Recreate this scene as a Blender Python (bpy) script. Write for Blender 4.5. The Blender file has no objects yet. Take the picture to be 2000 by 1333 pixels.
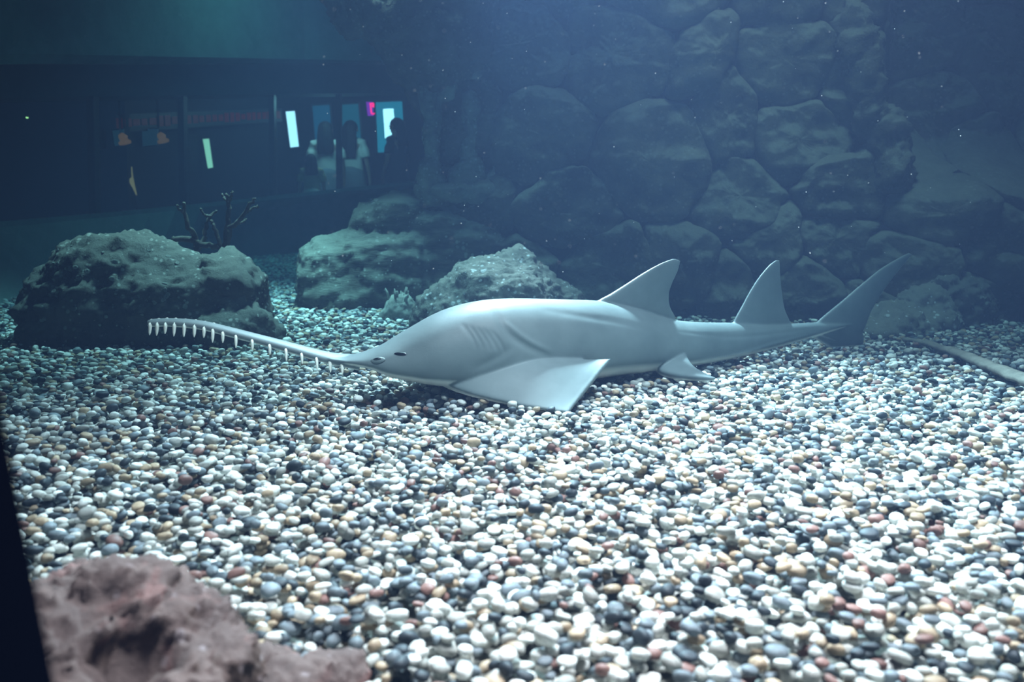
import bpy, bmesh, math, random
import numpy as np
from mathutils import Vector, Matrix, Euler
from mathutils.bvhtree import BVHTree

random.seed(7)
rng = np.random.default_rng(7)
SC = bpy.context.scene
COL = SC.collection
R = math.radians

# ------------------------------------------------------------------ camera, world, lights, exposure
F = 1732.0
CAMZ = 0.8
PITCH = R(9.5)
cam_d = bpy.data.cameras.new('camera')
cam_d.sensor_width = 36.0
cam_d.lens = F / 2000.0 * 36.0
cam_d.clip_start = 0.02
cam_d.clip_end = 100
cam_d.dof.use_dof = True
cam_d.dof.focus_distance = 3.9
cam_d.dof.aperture_fstop = 2.6
cam = bpy.data.objects.new('camera', cam_d)
cam.location = (0, 0, CAMZ)
cam.rotation_euler = (math.pi / 2 - PITCH, 0, 0)
COL.objects.link(cam)
SC.camera = cam

w = bpy.data.worlds.new('world')
SC.world = w
w.use_nodes = True
w.node_tree.nodes['Background'].inputs[0].default_value = (0.16, 0.30, 0.55, 1)
w.node_tree.nodes['Background'].inputs[1].default_value = 0.012

def area(name, loc, target, size, power, color, spread=None):
    d = bpy.data.lights.new(name, 'AREA')
    d.shape = 'RECTANGLE'
    d.size, d.size_y = size
    d.energy = power
    d.color = color
    if spread: d.spread = R(spread)
    o = bpy.data.objects.new(name, d)
    o.location = loc
    o.rotation_euler = (Vector(target) - Vector(loc)).to_track_quat('-Z', 'Y').to_euler()
    COL.objects.link(o)
    return o
WARM = (1.0, 0.51, 0.515)
area('tank_lamp_key', (0.0, 7.2, 3.95), (1.0, 3.4, 0.0), (0.7, 0.7), 600, WARM, 64)
area('tank_lamp_overhead', (0.8, 2.9, 3.95), (0.8, 1.9, 0.0), (1.6, 1.0), 300, WARM, 80)
area('wall_fill', (1.5, 4.2, 3.95), (1.7, 5.5, 0.3), (1.4, 0.5), 28, (1.0, 0.60, 0.50), 66)  # added soft fill that lifts the rock wall out of the haze
area('tank_lamp_mid', (-1.3, 5.9, 3.95), (-1.5, 5.7, 0.0), (0.6, 0.6), 110, (1.0, 0.75, 0.70), 70)
area('tank_lamp_far', (-2.6, 10.0, 3.95), (-2.4, 10.4, 0.0), (2.0, 1.5), 24, (0.75, 1.0, 0.80), 130)

SC.view_settings.view_transform = 'Standard'
SC.view_settings.look = 'None'
SC.view_settings.gamma = 1.0
SC.view_settings.use_curve_mapping = False
SC.view_settings.exposure = 0.14
SC.cycles.use_denoising = True
SC.cycles.max_bounces = 5
SC.cycles.volume_bounces = 0
SC.cycles.caustics_reflective = False
SC.cycles.caustics_refractive = False

# ------------------------------------------------------------------ geometry helpers
UPV = np.array([0, math.sin(PITCH), math.cos(PITCH)])
FWD = np.array([0, math.cos(PITCH), -math.sin(PITCH)])
def ray(px, py):
    return FWD + np.array([1., 0, 0]) * ((px - 1000.0) / F) + UPV * ((666.5 - py) / F)
def P(px, py, Y):
    d = ray(px, py)
    return np.array([0, 0, CAMZ]) + d * (Y / d[1])
def G(px, py, z=0.0):
    d = ray(px, py)
    return np.array([0, 0, CAMZ]) + d * ((z - CAMZ) / d[2])
def proj(p):
    q = np.asarray(p, float) - np.array([0, 0, CAMZ])
    dep = q @ FWD
    return 1000 + F * q[..., 0] / dep, 666.5 - F * (q @ UPV) / dep

def _hash(ix, iy, iz, seed):
    n = (ix * 374761393 + iy * 668265263 + iz * 2147483647 + seed * 974634757) & 0xffffffff
    n = ((n ^ (n >> 13)) * 1274126177) & 0xffffffff
    n = (n ^ (n >> 16)) & 0xffff
    return n / 32767.5 - 1.0
def vnoise(p, seed=0):
    p = np.asarray(p, float)
    i = np.floor(p).astype(np.int64)
    f = p - i
    u = f * f * f * (f * (f * 6 - 15) + 10)
    r = 0
    for dx in (0, 1):
        for dy in (0, 1):
            for dz in (0, 1):
                wgt = (u[:, 0] if dx else 1 - u[:, 0]) * (u[:, 1] if dy else 1 - u[:, 1]) * (u[:, 2] if dz else 1 - u[:, 2])
                r = r + wgt * _hash(i[:, 0] + dx, i[:, 1] + dy, i[:, 2] + dz, seed)
    return r
def fbm(p, seed=0, octaves=4, gain=0.5):
    a, s, t = 1.0, 1.0, 0
    for k in range(octaves):
        t = t + a * vnoise(np.asarray(p) * s + 13.7 * k, seed + k)
        a *= gain
        s *= 2.03
    return t

def make_mesh(name, verts, faces, smooth=True):
    me = bpy.data.meshes.new(name)
    me.from_pydata([tuple(map(float, v)) for v in verts], [], [tuple(map(int, f)) for f in faces])
    me.update()
    if smooth:
        me.polygons.foreach_set('use_smooth', [True] * len(me.polygons))
    return me
def obj(name, me, mat=None, parent=None, loc=(0, 0, 0)):
    o = bpy.data.objects.new(name, me)
    COL.objects.link(o)
    o.location = loc
    if mat is not None and me is not None:
        me.materials.clear()
        me.materials.append(mat)
    if parent is not None:
        o.parent = parent
    return o
def tag(o, label=None, cat=None, group=None, kind=None):
    if label: o['label'] = label
    if cat: o['category'] = cat
    if group: o['group'] = group
    if kind: o['kind'] = kind
    return o
def thing(name, loc, label, cat, group=None):
    o = bpy.data.objects.new(name, None)
    o.empty_display_size = 0.1
    COL.objects.link(o)
    o.location = tuple(map(float, loc))
    return tag(o, label, cat, group)
def wobj(name, verts, faces, mat, parent=None, origin=None, smooth=True):
    """mesh given in world coordinates, child of an Empty at origin (or an object with its own origin)"""
    v = np.asarray(verts, float)
    og = np.zeros(3) if origin is None else np.asarray(origin, float)
    me = make_mesh(name, v - og, faces, smooth)
    return obj(name, me, mat, parent, (0, 0, 0) if parent is not None else tuple(og))

_ico = {}
def ico(sub):
    if sub not in _ico:
        bm = bmesh.new()
        bmesh.ops.create_icosphere(bm, subdivisions=sub, radius=1.0)
        bm.verts.ensure_lookup_table()
        v = np.array([x.co[:] for x in bm.verts])
        f = [[q.index for q in x.verts] for x in bm.faces]
        bm.free()
        _ico[sub] = (v, f)
    v, f = _ico[sub]
    return v.copy(), f
def join(parts):
    V, Fc, n = [], [], 0
    for v, f in parts:
        V.append(np.asarray(v, float))
        Fc += [[i + n for i in q] for q in f]
        n += len(v)
    return np.vstack(V), Fc
def remesh(parts, voxel, smooth=0):
    v, f = join(parts)
    me = make_mesh('tmp', v, f)
    o = bpy.data.objects.new('tmp', me)
    COL.objects.link(o)
    m = o.modifiers.new('r', 'REMESH')
    m.mode = 'VOXEL'
    m.voxel_size = voxel
    if smooth:
        s = o.modifiers.new('s', 'SMOOTH')
        s.factor = 0.5
        s.iterations = smooth
    dg = bpy.context.evaluated_depsgraph_get()
    dg.update()
    me2 = bpy.data.meshes.new_from_object(o.evaluated_get(dg))
    bpy.data.objects.remove(o)
    bpy.data.meshes.remove(me)
    n = len(me2.vertices)
    co = np.empty(n * 3)
    me2.vertices.foreach_get('co', co)
    no = np.empty(n * 3)
    me2.vertices.foreach_get('normal', no)
    faces = [list(p.vertices) for p in me2.polygons]
    bpy.data.meshes.remove(me2)
    return co.reshape(-1, 3), no.reshape(-1, 3), faces
def ellipsoid(c, r, rot=(0, 0, 0), sub=4, pw=1.0):
    v, f = ico(sub)
    if pw != 1.0: v = np.sign(v) * np.abs(v) ** pw
    M = np.array(Euler(rot).to_matrix())
    return (v * np.asarray(r)) @ M.T + np.asarray(c), f
def box(lo, hi):
    x0, y0, z0 = lo; x1, y1, z1 = hi
    v = [(x0, y0, z0), (x1, y0, z0), (x1, y1, z0), (x0, y1, z0), (x0, y0, z1), (x1, y0, z1), (x1, y1, z1), (x0, y1, z1)]
    f = [(0, 3, 2, 1), (4, 5, 6, 7), (0, 1, 5, 4), (1, 2, 6, 5), (2, 3, 7, 6), (3, 0, 4, 7)]
    return np.array(v, float), [list(q) for q in f]
def loft(rings, cap=True):
    rings = [np.asarray(r, float) for r in rings]
    n = len(rings[0])
    V = np.vstack(rings)
    Fc = []
    for k in range(len(rings) - 1):
        a, b = k * n, (k + 1) * n
        for i in range(n):
            j = (i + 1) % n
            Fc.append([a + i, a + j, b + j, b + i])
    if cap:
        Fc.append(list(range(n))[::-1])
        Fc.append([(len(rings) - 1) * n + i for i in range(n)])
    return V, Fc
def tube(pts, radii, n=10, flat=1.0):
    pts = [np.asarray(p, float) for p in pts]
    rings = []
    for i, p in enumerate(pts):
        t = pts[min(i + 1, len(pts) - 1)] - pts[max(i - 1, 0)]
        t /= np.linalg.norm(t)
        up = np.array([0, 0, 1.]) if abs(t[2]) < 0.9 else np.array([0, 1., 0])
        s = np.cross(t, up); s /= np.linalg.norm(s)
        u = np.cross(s, t)
        a = np.linspace(0, 2 * math.pi, n, endpoint=False)
        rings.append(p + radii[i] * (np.cos(a)[:, None] * s + flat * np.sin(a)[:, None] * u))
    return loft(rings)
def curve_pts(pts, n):
    """Catmull-Rom resample"""
    pts = np.asarray(pts, float)
    k = len(pts)
    t = np.linspace(0, k - 1, n)
    out = []
    for q in t:
        i = min(int(q), k - 2)
        f = q - i
        p0, p1, p2, p3 = pts[max(i - 1, 0)], pts[i], pts[i + 1], pts[min(i + 2, k - 1)]
        out.append(0.5 * ((2 * p1) + (-p0 + p2) * f + (2 * p0 - 5 * p1 + 4 * p2 - p3) * f * f + (-p0 + 3 * p1 - 3 * p2 + p3) * f ** 3))
    return np.array(out)

# ------------------------------------------------------------------ materials
def new_mat(name):
    m = bpy.data.materials.new(name)
    m.use_nodes = True
    nt = m.node_tree
    return m, nt, nt.nodes['Principled BSDF']
def N(nt, typ, **kw):
    n = nt.nodes.new(typ)
    for k, v in kw.items():
        setattr(n, k, v)
    return n
def ramp(nt, stops, interp='LINEAR'):
    n = nt.nodes.new('ShaderNodeValToRGB')
    cr = n.color_ramp
    cr.interpolation = interp
    while len(cr.elements) < len(stops):
        cr.elements.new(0.5)
    for e, (p, c) in zip(cr.elements, stops):
        e.position = p
        e.color = (*c, 1)
    return n
def plain(name, c, rough=0.7, spec=0.2, emit=None, estr=0):
    m, nt, b = new_mat(name)
    b.inputs['Base Color'].default_value = (*c, 1)
    b.inputs['Roughness'].default_value = rough
    b.inputs['Specular IOR Level'].default_value = spec
    if emit:
        b.inputs['Emission Color'].default_value = (*emit, 1)
        b.inputs['Emission Strength'].default_value = estr
    return m
def rock_mat(name, c0, c1, speck=(0.55, 0.58, 0.52), speck_amt=0.5, sediment=0.5, sed=(0.33, 0.34, 0.28), scale=4.0, bump=0.6, strata=False, extra=None):
    m, nt, b = new_mat(name)
    L = nt.links.new
    tc = N(nt, 'ShaderNodeTexCoord')
    mp = N(nt, 'ShaderNodeMapping')
    if strata: mp.inputs['Scale'].default_value = (0.6, 0.6, 2.6)
    L(tc.outputs['Object'], mp.inputs[0])
    n1 = N(nt, 'ShaderNodeTexNoise'); n1.inputs['Scale'].default_value = scale; n1.inputs['Detail'].default_value = 8; n1.inputs['Roughness'].default_value = 0.65
    L(mp.outputs[0], n1.inputs['Vector'])
    r1 = ramp(nt, [(0.33, c0), (0.68, c1)])
    L(n1.outputs['Fac'], r1.inputs[0])
    col = r1.outputs[0]
    if extra:
        n4 = N(nt, 'ShaderNodeTexNoise'); n4.inputs['Scale'].default_value = scale * 1.7; n4.inputs['Detail'].default_value = 4
        L(tc.outputs['Object'], n4.inputs['Vector'])
        r4 = ramp(nt, [(0.58, (0, 0, 0)), (0.68, (0.8, 0.8, 0.8))])
        L(n4.outputs['Fac'], r4.inputs[0])
        mx = N(nt, 'ShaderNodeMixRGB'); mx.inputs[2].default_value = (*extra, 1)
        L(r4.outputs[0], mx.inputs[0]); L(col, mx.inputs[1])
        col = mx.outputs[0]
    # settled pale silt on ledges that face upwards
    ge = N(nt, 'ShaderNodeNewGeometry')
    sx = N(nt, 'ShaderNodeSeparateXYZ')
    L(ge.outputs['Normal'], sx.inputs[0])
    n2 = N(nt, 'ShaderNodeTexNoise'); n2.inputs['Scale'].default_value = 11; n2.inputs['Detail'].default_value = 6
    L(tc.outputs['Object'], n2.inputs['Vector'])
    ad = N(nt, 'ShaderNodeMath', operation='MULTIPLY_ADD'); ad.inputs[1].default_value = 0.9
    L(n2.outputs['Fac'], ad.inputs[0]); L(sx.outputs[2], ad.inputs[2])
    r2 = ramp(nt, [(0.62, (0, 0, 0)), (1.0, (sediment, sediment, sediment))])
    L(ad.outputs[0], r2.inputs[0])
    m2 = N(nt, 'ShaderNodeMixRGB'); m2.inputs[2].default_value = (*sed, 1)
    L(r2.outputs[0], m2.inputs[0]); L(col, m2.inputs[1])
    # small pale crusts
    n3 = N(nt, 'ShaderNodeTexVoronoi'); n3.inputs['Scale'].default_value = 26
    L(tc.outputs['Object'], n3.inputs['Vector'])
    n5 = N(nt, 'ShaderNodeTexNoise'); n5.inputs['Scale'].default_value = 5; n5.inputs['Detail'].default_value = 3
    L(tc.outputs['Object'], n5.inputs['Vector'])
    mu = N(nt, 'ShaderNodeMath', operation='SUBTRACT')
    L(n5.outputs['Fac'], mu.inputs[0]); L(n3.outputs['Distance'], mu.inputs[1])
    r3 = ramp(nt, [(0.28, (0, 0, 0)), (0.40, (speck_amt,) * 3)])
    L(mu.outputs[0], r3.inputs[0])
    m3 = N(nt, 'ShaderNodeMixRGB'); m3.inputs[2].default_value = (*speck, 1)
    L(r3.outputs[0], m3.inputs[0]); L(m2.outputs[0], m3.inputs[1])
    L(m3.outputs[0], b.inputs['Base Color'])
    b.inputs['Roughness'].default_value = 0.92
    b.inputs['Specular IOR Level'].default_value = 0.1
    n6 = N(nt, 'ShaderNodeTexNoise'); n6.inputs['Scale'].default_value = 22; n6.inputs['Detail'].default_value = 9; n6.inputs['Roughness'].default_value = 0.7
    L(mp.outputs[0], n6.inputs['Vector'])
    bp = N(nt, 'ShaderNodeBump'); bp.inputs['Strength'].default_value = bump; bp.inputs['Distance'].default_value = 0.035
    L(n6.outputs['Fac'], bp.inputs['Height'])
    L(bp.outputs[0], b.inputs['Normal'])
    return m

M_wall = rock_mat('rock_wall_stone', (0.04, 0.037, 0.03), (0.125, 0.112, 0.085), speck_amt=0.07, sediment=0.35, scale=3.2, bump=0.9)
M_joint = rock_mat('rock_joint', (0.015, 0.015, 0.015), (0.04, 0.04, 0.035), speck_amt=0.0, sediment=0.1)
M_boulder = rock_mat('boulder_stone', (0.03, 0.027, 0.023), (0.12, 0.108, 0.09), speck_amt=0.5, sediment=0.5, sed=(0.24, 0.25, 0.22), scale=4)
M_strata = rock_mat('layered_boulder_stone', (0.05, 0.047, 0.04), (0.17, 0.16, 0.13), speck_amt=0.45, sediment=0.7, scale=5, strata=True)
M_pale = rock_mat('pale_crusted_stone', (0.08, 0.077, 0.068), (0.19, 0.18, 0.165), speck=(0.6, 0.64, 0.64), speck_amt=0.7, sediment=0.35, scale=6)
M_pillar_lit = rock_mat('pillar_stone_lit', (0.10, 0.10, 0.085), (0.24, 0.23, 0.19), speck_amt=0.3, sediment=0.5, scale=6)  # stone made paler to stand for the light falling on the pillars
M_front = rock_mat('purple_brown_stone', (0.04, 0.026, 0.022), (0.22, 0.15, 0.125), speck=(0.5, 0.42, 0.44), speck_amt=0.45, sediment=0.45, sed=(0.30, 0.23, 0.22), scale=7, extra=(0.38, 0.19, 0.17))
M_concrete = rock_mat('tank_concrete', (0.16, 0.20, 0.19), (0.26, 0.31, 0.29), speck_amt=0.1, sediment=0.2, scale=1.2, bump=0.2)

# ------------------------------------------------------------------ water (a body of water, volume only)
m = bpy.data.materials.new('water_volume'); m.use_nodes = True
nt = m.node_tree
nt.nodes.remove(nt.nodes['Principled BSDF'])
sca = N(nt, 'ShaderNodeVolumeScatter'); sca.inputs['Color'].default_value = (0.30, 0.49, 0.95, 1); sca.inputs['Density'].default_value = 0.0175; sca.inputs['Anisotropy'].default_value = 0.0
absn = N(nt, 'ShaderNodeVolumeAbsorption'); absn.inputs['Color'].default_value = (0.0, 0.68, 0.79, 1); absn.inputs['Density'].default_value = 0.20
addn = N(nt, 'ShaderNodeAddShader')
nt.links.new(sca.outputs[0], addn.inputs[0]); nt.links.new(absn.outputs[0], addn.inputs[1])
nt.links.new(addn.outputs[0], nt.nodes['Material Output'].inputs['Volume'])
def lerp_tab(x, xs, ys): return float(np.interp(x, xs, ys))
def sillY(px): return lerp_tab(px, [-260, 0, 200, 400, 600, 850, 1050], [6.2, 7.6, 9.0, 10.5, 12.0, 13.4, 14.0])
wf = [(-9.5, -0.6), (7.5, -0.6), (7.5, 14.3)] + [(P(q, 400, sillY(q))[0], sillY(q) + 0.19) for q in (1050, 850, 600, 400, 200, 0, -120, -260)] + [(-9.5, 6.0)]
v, f = loft([[(x, y, -0.35) for x, y in wf], [(x, y, 4.0) for x, y in wf]])
tag(wobj('water', v, f, m, smooth=False), 'clear blue salt water filling the tank', 'water', kind='stuff')

# ------------------------------------------------------------------ floor under the pebbles
m_floor = rock_mat('gravel_bed', (0.10, 0.10, 0.095), (0.38, 0.37, 0.33), speck=(0.7, 0.7, 0.65), speck_amt=0.6, sediment=0.2, scale=40, bump=0.8)
v = [(-10, -0.6, -0.06), (8, -0.6, -0.06), (8, 17, -0.06), (-10, 17, -0.06)]
tag(wobj('floor', np.array(v), [[0, 1, 2, 3]], m_floor, smooth=False), 'flat bed of the tank under the pebbles', 'floor', kind='structure')

# ------------------------------------------------------------------ far tank wall with long viewing window
cols_px = [-260, -120, 0, 200, 400, 600, 850, 1050]
def sillp(px): return lerp_tab(px, [-260, 0, 200, 400, 600, 850, 1050], [462, 433, 416, 397, 375, 350, 335])
def basep(px): return lerp_tab(px, [-260, 0, 200, 400, 600, 850, 1050], [680, 600, 555, 510, 470, 455, 445])
def strip(px_list, A, B):
    V = []
    for q in px_list:
        V += [A(q), B(q)]
    return np.array(V), [[2 * i, 2 * i + 2, 2 * i + 3, 2 * i + 1] for i in range(len(px_list) - 1)]
def solid_ribbon(px_list, prof):
    """prof(px) -> closed profile of points; lofted along the wall"""
    return loft([prof(q) for q in px_list], cap=True)
fine_px = list(np.linspace(-260, 1050, 27))
def apron(q):
    b = G(q, basep(q), -0.03); s = P(q, sillp(q), sillY(q))
    s2 = s + np.array([0, 0.45, 0]); b2 = s2.copy(); b2[2] = -0.03
    lip = s + np.array([0, -0.03, -0.05])
    return [b, lip, s + np.array([0, -0.03, 0]), s2, b2]
v, f = solid_ribbon(fine_px, apron)
tag(wobj('wall_far', v, f, M_concrete, smooth=False), 'sloping concrete wall and sill under the far viewing window', 'wall', kind='structure')
def winTop(q): return lerp_tab(q, [-260, 0, 400, 700, 1050], [196, 190, 186, 182, 176])
def lint(q):
    t = P(q, winTop(q), sillY(q) + 0.05)
    a = t + np.array([0, 0, 0]); b_ = P(q, lerp_tab(q, [-260, 0, 700, 1050], [104, 104, 118, 120]), sillY(q) + 0.05)
    return [a, b_, b_ + np.array([0, 0.4, 0]), a + np.array([0, 0.4, 0])]
v, f = solid_ribbon(fine_px, lint)
m_lint = rock_mat('lintel_shade', (0.04, 0.055, 0.06), (0.06, 0.08, 0.085), speck_amt=0.0, sediment=0.1, scale=2, bump=0.1)  # darker colour stands for the shade on this recessed band
tag(wobj('trim_1', v, f, m_lint, smooth=False), 'lintel with painted-in shade over the far viewing window', 'lintel', kind='structure')
def upw(q):
    b_ = P(q, lerp_tab(q, [-260, 0, 700, 1050], [104, 104, 118, 120]), sillY(q) - 0.25)
    t = b_.copy(); t[2] = 4.6
    return [b_, t, t + np.array([0, 0.6, 0]), b_ + np.array([0, 0.6, 0])]
v, f = solid_ribbon(fine_px, upw)
tag(wobj('wall_upper', v, f, M_concrete, smooth=False), 'pale concrete wall above the far viewing window', 'wall', kind='structure')
# panes of the far window
m_pane = bpy.data.materials.new('clear_pane'); m_pane.use_nodes = True
ntp = m_pane.node_tree
ntp.nodes.remove(ntp.nodes['Principled BSDF'])
tr = N(ntp, 'ShaderNodeBsdfTransparent')
ntp.links.new(tr.outputs[0], ntp.nodes['Material Output'].inputs['Surface'])
root = thing('window_1', P(400, sillp(400), sillY(400) + 0.2), 'long viewing window in the far tank wall', 'window')
root['kind'] = 'structure'
og = np.array(root.location)
edges = [-260, -60, 165, 345, 525, 657, 850, 1050]
m_mull = plain('window_post_paint', (0.012, 0.016, 0.022), 0.5)
for a, b_ in zip(edges[:-1], edges[1:]):
    def prof(q):
        s = P(q, sillp(q), sillY(q)) + np.array([0, 0.2, -0.02]); t = P(q, winTop(q), sillY(q) + 0.05) + np.array([0, 0.15, 0.02])
        return [s, t, t + np.array([0, 0.04, 0]), s + np.array([0, 0.04, 0])]
    v, f = loft([prof(a), prof(b_)])
    wobj('pane', v, f, m_pane, root, og, smooth=False)
for q in edges[1:-1]:
    s = P(q, sillp(q), sillY(q)) + np.array([0, 0.16, -0.02]); t = P(q, winTop(q), sillY(q) + 0.05) + np.array([0, 0.11, 0.02])
    wd = 0.035
    v, f = loft([[s + (-wd, 0, 0), s + (wd, 0, 0), s + (wd, 0.12, 0), s + (-wd, 0.12, 0)], [t + (-wd, 0, 0), t + (wd, 0, 0), t + (wd, 0.12, 0), t + (-wd, 0.12, 0)]])
    wobj('window_post', v, f, m_mull, root, og, smooth=False)

# ------------------------------------------------------------------ visitors' hall beyond the far window
m_hall = plain('hall_dark_paint', (0.018, 0.022, 0.03), 0.8)
HD = 4.2
_hq = np.linspace(-260, 1050, 60)
_hx = np.array([P(q, sillp(q), sillY(q))[0] for q in _hq]); _hy = np.array([sillY(q) + HD for q in _hq])
def hallY(px):
    Y = 13.0
    for k in range(30):
        Y = 0.5 * Y + 0.5 * float(np.interp((px - 1000) / F * Y * 0.985, _hx, _hy))
    return Y - 0.14
v, f = strip(fine_px, lambda q: P(q, sillp(q), sillY(q)) + np.array([0, HD, -1.2]), lambda q: P(q, winTop(q), sillY(q)) + np.array([0, HD, 1.6]))
tag(wobj('wall_hall', v, f, m_hall, smooth=False), 'dark back wall of the hall beyond the far window', 'wall', kind='structure')
v, f = strip(fine_px, lambda q: P(q, sillp(q), sillY(q)) * (1, 1, 0) + np.array([0, 0.46, 0.10]), lambda q: P(q, sillp(q), sillY(q)) * (1, 1, 0) + np.array([0, HD, 0.10]))
tag(wobj('floor_hall', v, f, m_hall, smooth=False), 'dark floor of the hall beyond the far window', 'floor', kind='structure')
v, f = strip(fine_px, lambda q: P(q, winTop(q), sillY(q)) + np.array([0, 0.40, 0.75]), lambda q: P(q, winTop(q), sillY(q)) + np.array([0, HD, 0.75]))
tag(wobj('ceiling_hall', v, f, m_hall, smooth=False), 'dark ceiling of the hall beyond the far window', 'ceiling', kind='structure')

def quad_panel(name, pts, Y, depth, mat, parent, og):
    a = [P(x, y, Y) for x, y in pts]
    v, f = loft([a, [p + np.array([0, depth, 0]) for p in a]])
    return wobj(name, v, f, mat, parent, og, smooth=False)
def emit(name, c, s): return plain(name, tuple(0.2 * x for x in c), 0.5, 0.2, c, s)
def lit_panel(name, px, Y, mat, frame_mat, label, cat, fr=3):
    Y = hallY(px[0][0]) - (0.3 if name == 'screen' else 0)
    c = P(px[0][0], px[2][1], Y)
    t = thing(name, c, label, cat)
    x0, y0 = min(p[0] for p in px) , min(p[1] for p in px)
    cx = sum(p[0] for p in px) / 4; cy = sum(p[1] for p in px) / 4
    big = [(cx + (x - cx) * (1 + 2 * fr / 40), cy + (y - cy) * (1 + fr / 40)) for x, y in px]
    quad_panel('frame', big, Y + 0.03, 0.06, frame_mat, t, np.array(t.location))
    quad_panel('screen', px, Y, 0.025, mat, t, np.array(t.location))
    return t
m_fr = plain('panel_frame', (0.02, 0.03, 0.04), 0.5)
lit_panel('lightbox', [(558, 218), (575, 217), (583, 286), (567, 288)], 15.4, emit('cyan_white_glow', (1.0, 0.50, 0.50), 4.2), m_fr, 'tall cyan-white lightbox left of the two visitors in white tops', 'lightbox')
lit_panel('lightbox', [(396, 272), (407, 271), (415, 327), (406, 329)], 13.6, emit('green_white_glow', (0.9, 0.65, 0.40), 1.5), m_fr, 'narrow tilted green-white lightbox above the branching coral', 'lightbox')
lit_panel('display_panel', [(610, 207), (643, 205), (650, 300), (618, 302)], 15.6, emit('dim_blue_glow', (0.05, 0.30, 0.48), 0.28), m_fr, 'dim blue display panel behind the left long-haired visitor', 'display panel')
lit_panel('display_panel', [(665, 205), (699, 203), (707, 300), (673, 302)], 15.8, emit('dim_teal_glow', (0.05, 0.36, 0.46), 0.30), m_fr, 'dim blue display panel behind the right long-haired visitor', 'display panel')
lit_panel('lit_doorway', [(734, 200), (785, 198), (790, 296), (738, 298)], 16.9, emit('cyan_doorway_glow', (0.06, 0.52, 0.66), 0.55), m_fr, 'cyan lit doorway beside the pink neon sign', 'doorway')
lit_panel('screen', [(748, 213), (768, 212), (773, 269), (752, 270)], 16.6, emit('white_screen_glow', (1.0, 0.48, 0.47), 6.0), m_fr, 'bright white screen inside the cyan doorway', 'screen', fr=0.5)
# pink neon sign
NY = hallY(722) - 0.05
c = P(722, 226, NY)
t = thing('neon_sign', c, 'small pink neon sign with a bent bracket shape on a violet board', 'sign')
quad_panel('board', [(715, 199), (727, 199), (729, 226), (718, 226)], NY + 0.05, 0.06, emit('violet_board_glow', (0.75, 0.008, 0.35), 1.6), t, c)
m_neon = emit('pink_neon', (1.0, 0.002, 0.03), 14.0)
for pts in ([(723, 201), (724.5, 212), (726, 222), (732, 221.5)], [(725, 203), (728, 202), (730, 203.5), (729, 206), (726, 206.5)], [(727, 209), (729, 207), (730, 209.5)]):
    v, f = tube(curve_pts([P(x, y, NY) for x, y in pts], 14), [0.012] * 14, 8)
    wobj('neon_tube', v, f, m_neon, t, c)
# small orange lamps with pale boards
def orange_lamp(px, py, Y, label, bw, bh, tilt):
    c = P(px, py + 8, Y)
    t = thing('spot_lamp', c, label, 'lamp', )
    a = P(px, py, Y)
    v, f = tube([a + np.array([-0.03, 0, 0.035]), a, a + np.array([0.02, -0.02, -0.05]), a + np.array([0.025, -0.02, -0.07])], [0.03, 0.05, 0.068, 0.062], 14)
    wobj('lamp_shade', v, f, emit('orange_lamp_glow' + str(px), (1.0, 0.19, 0.07), 0.40), t, c)
    v, f = tube([a + np.array([-0.03, 0, 0.03]), a + np.array([-0.05, 0.05, 0.12]), np.array([a[0] - 0.05, a[1] + 0.1, P(px, winTop(px), sillY(px))[2] + 1.0])], [0.012] * 3, 8)
    wobj('arm', v, f, m_fr, t, c)
    return t
orange_lamp(241, 269, hallY(241) - 0.25, 'small orange lamp over the leaning yellowish strip', 30, 30, 0)
orange_lamp(316, 267, hallY(316) - 0.25, 'small orange lamp between the two pale boards and narrow green panel', 30, 30, 0)
for pts, lab in (([(219, 255), (240, 253), (244, 282), (224, 285)], 'faint pale board hanging behind the orange lamp nearest the left edge'), ([(270, 252), (308, 252), (306, 283), (276, 286)], 'faint pale board hanging between the two orange lamps')):
    Y = hallY(pts[0][0])
    t = thing('notice_board', P(pts[0][0], pts[2][1], Y), lab, 'board')
    quad_panel('sheet', pts, Y, 0.02, plain('board_sheet_glow%d' % pts[0][0], (0.30, 0.36, 0.38), 0.8, 0.2, (0.12, 0.26, 0.34), 0.10), t, np.array(t.location))  # faint glow put into the sheet colour; the board is no lamp
    quad_panel('backing', [(x + (2 if i in (1, 2) else -2), y + (2 if i > 1 else -2)) for i, (x, y) in enumerate(pts)], Y + 0.021, 0.02, m_fr, t, np.array(t.location))
t = thing('pale_strip', P(262, 384, hallY(262) - .1), 'thin leaning yellowish strip widening at its foot', 'light strip')
v, f = loft([[P(x, y, hallY(262) - .1) for x, y in ((256, 326), (258, 326), (260, 345), (268, 382), (266, 382), (258, 366), (250, 352), (257, 346))], [P(x, y, hallY(262) - .06) for x, y in ((256, 326), (258, 326), (260, 345), (268, 382), (266, 382), (258, 366), (250, 352), (257, 346))]])
wobj('strip', v, f, emit('yellow_strip_glow', (1.0, 0.32, 0.14), 0.6), t, np.array(t.location), smooth=False)  # strip has an emissive yellowish colour
v, f = tube([P(258, 325, hallY(262) - .04), P(269, 420, hallY(262) - .04)], [0.012, 0.012], 8)
wobj('rail', v, f, m_fr, t, np.array(t.location))
t = thing('lightbox', P(182, 296, hallY(182)), 'faint brownish lightbox left of the orange lamps', 'lightbox')
quad_panel('screen', [(177, 254), (189, 254), (193, 288), (182, 290)], hallY(182), 0.03, emit('brown_glow', (0.16, 0.13, 0.06), 0.18), t, np.array(t.location))
quad_panel('frame', [(175, 252), (191, 252), (195, 290), (180, 292)], hallY(182) + .035, 0.2, m_fr, t, np.array(t.location))
t = thing('indicator_lamp', P(52, 233, hallY(52)), 'tiny bright coloured indicator lamp near the left edge', 'lamp')
v, f = ellipsoid(P(53, 230, hallY(52)), (0.016, 0.012, 0.008), sub=2)
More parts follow.
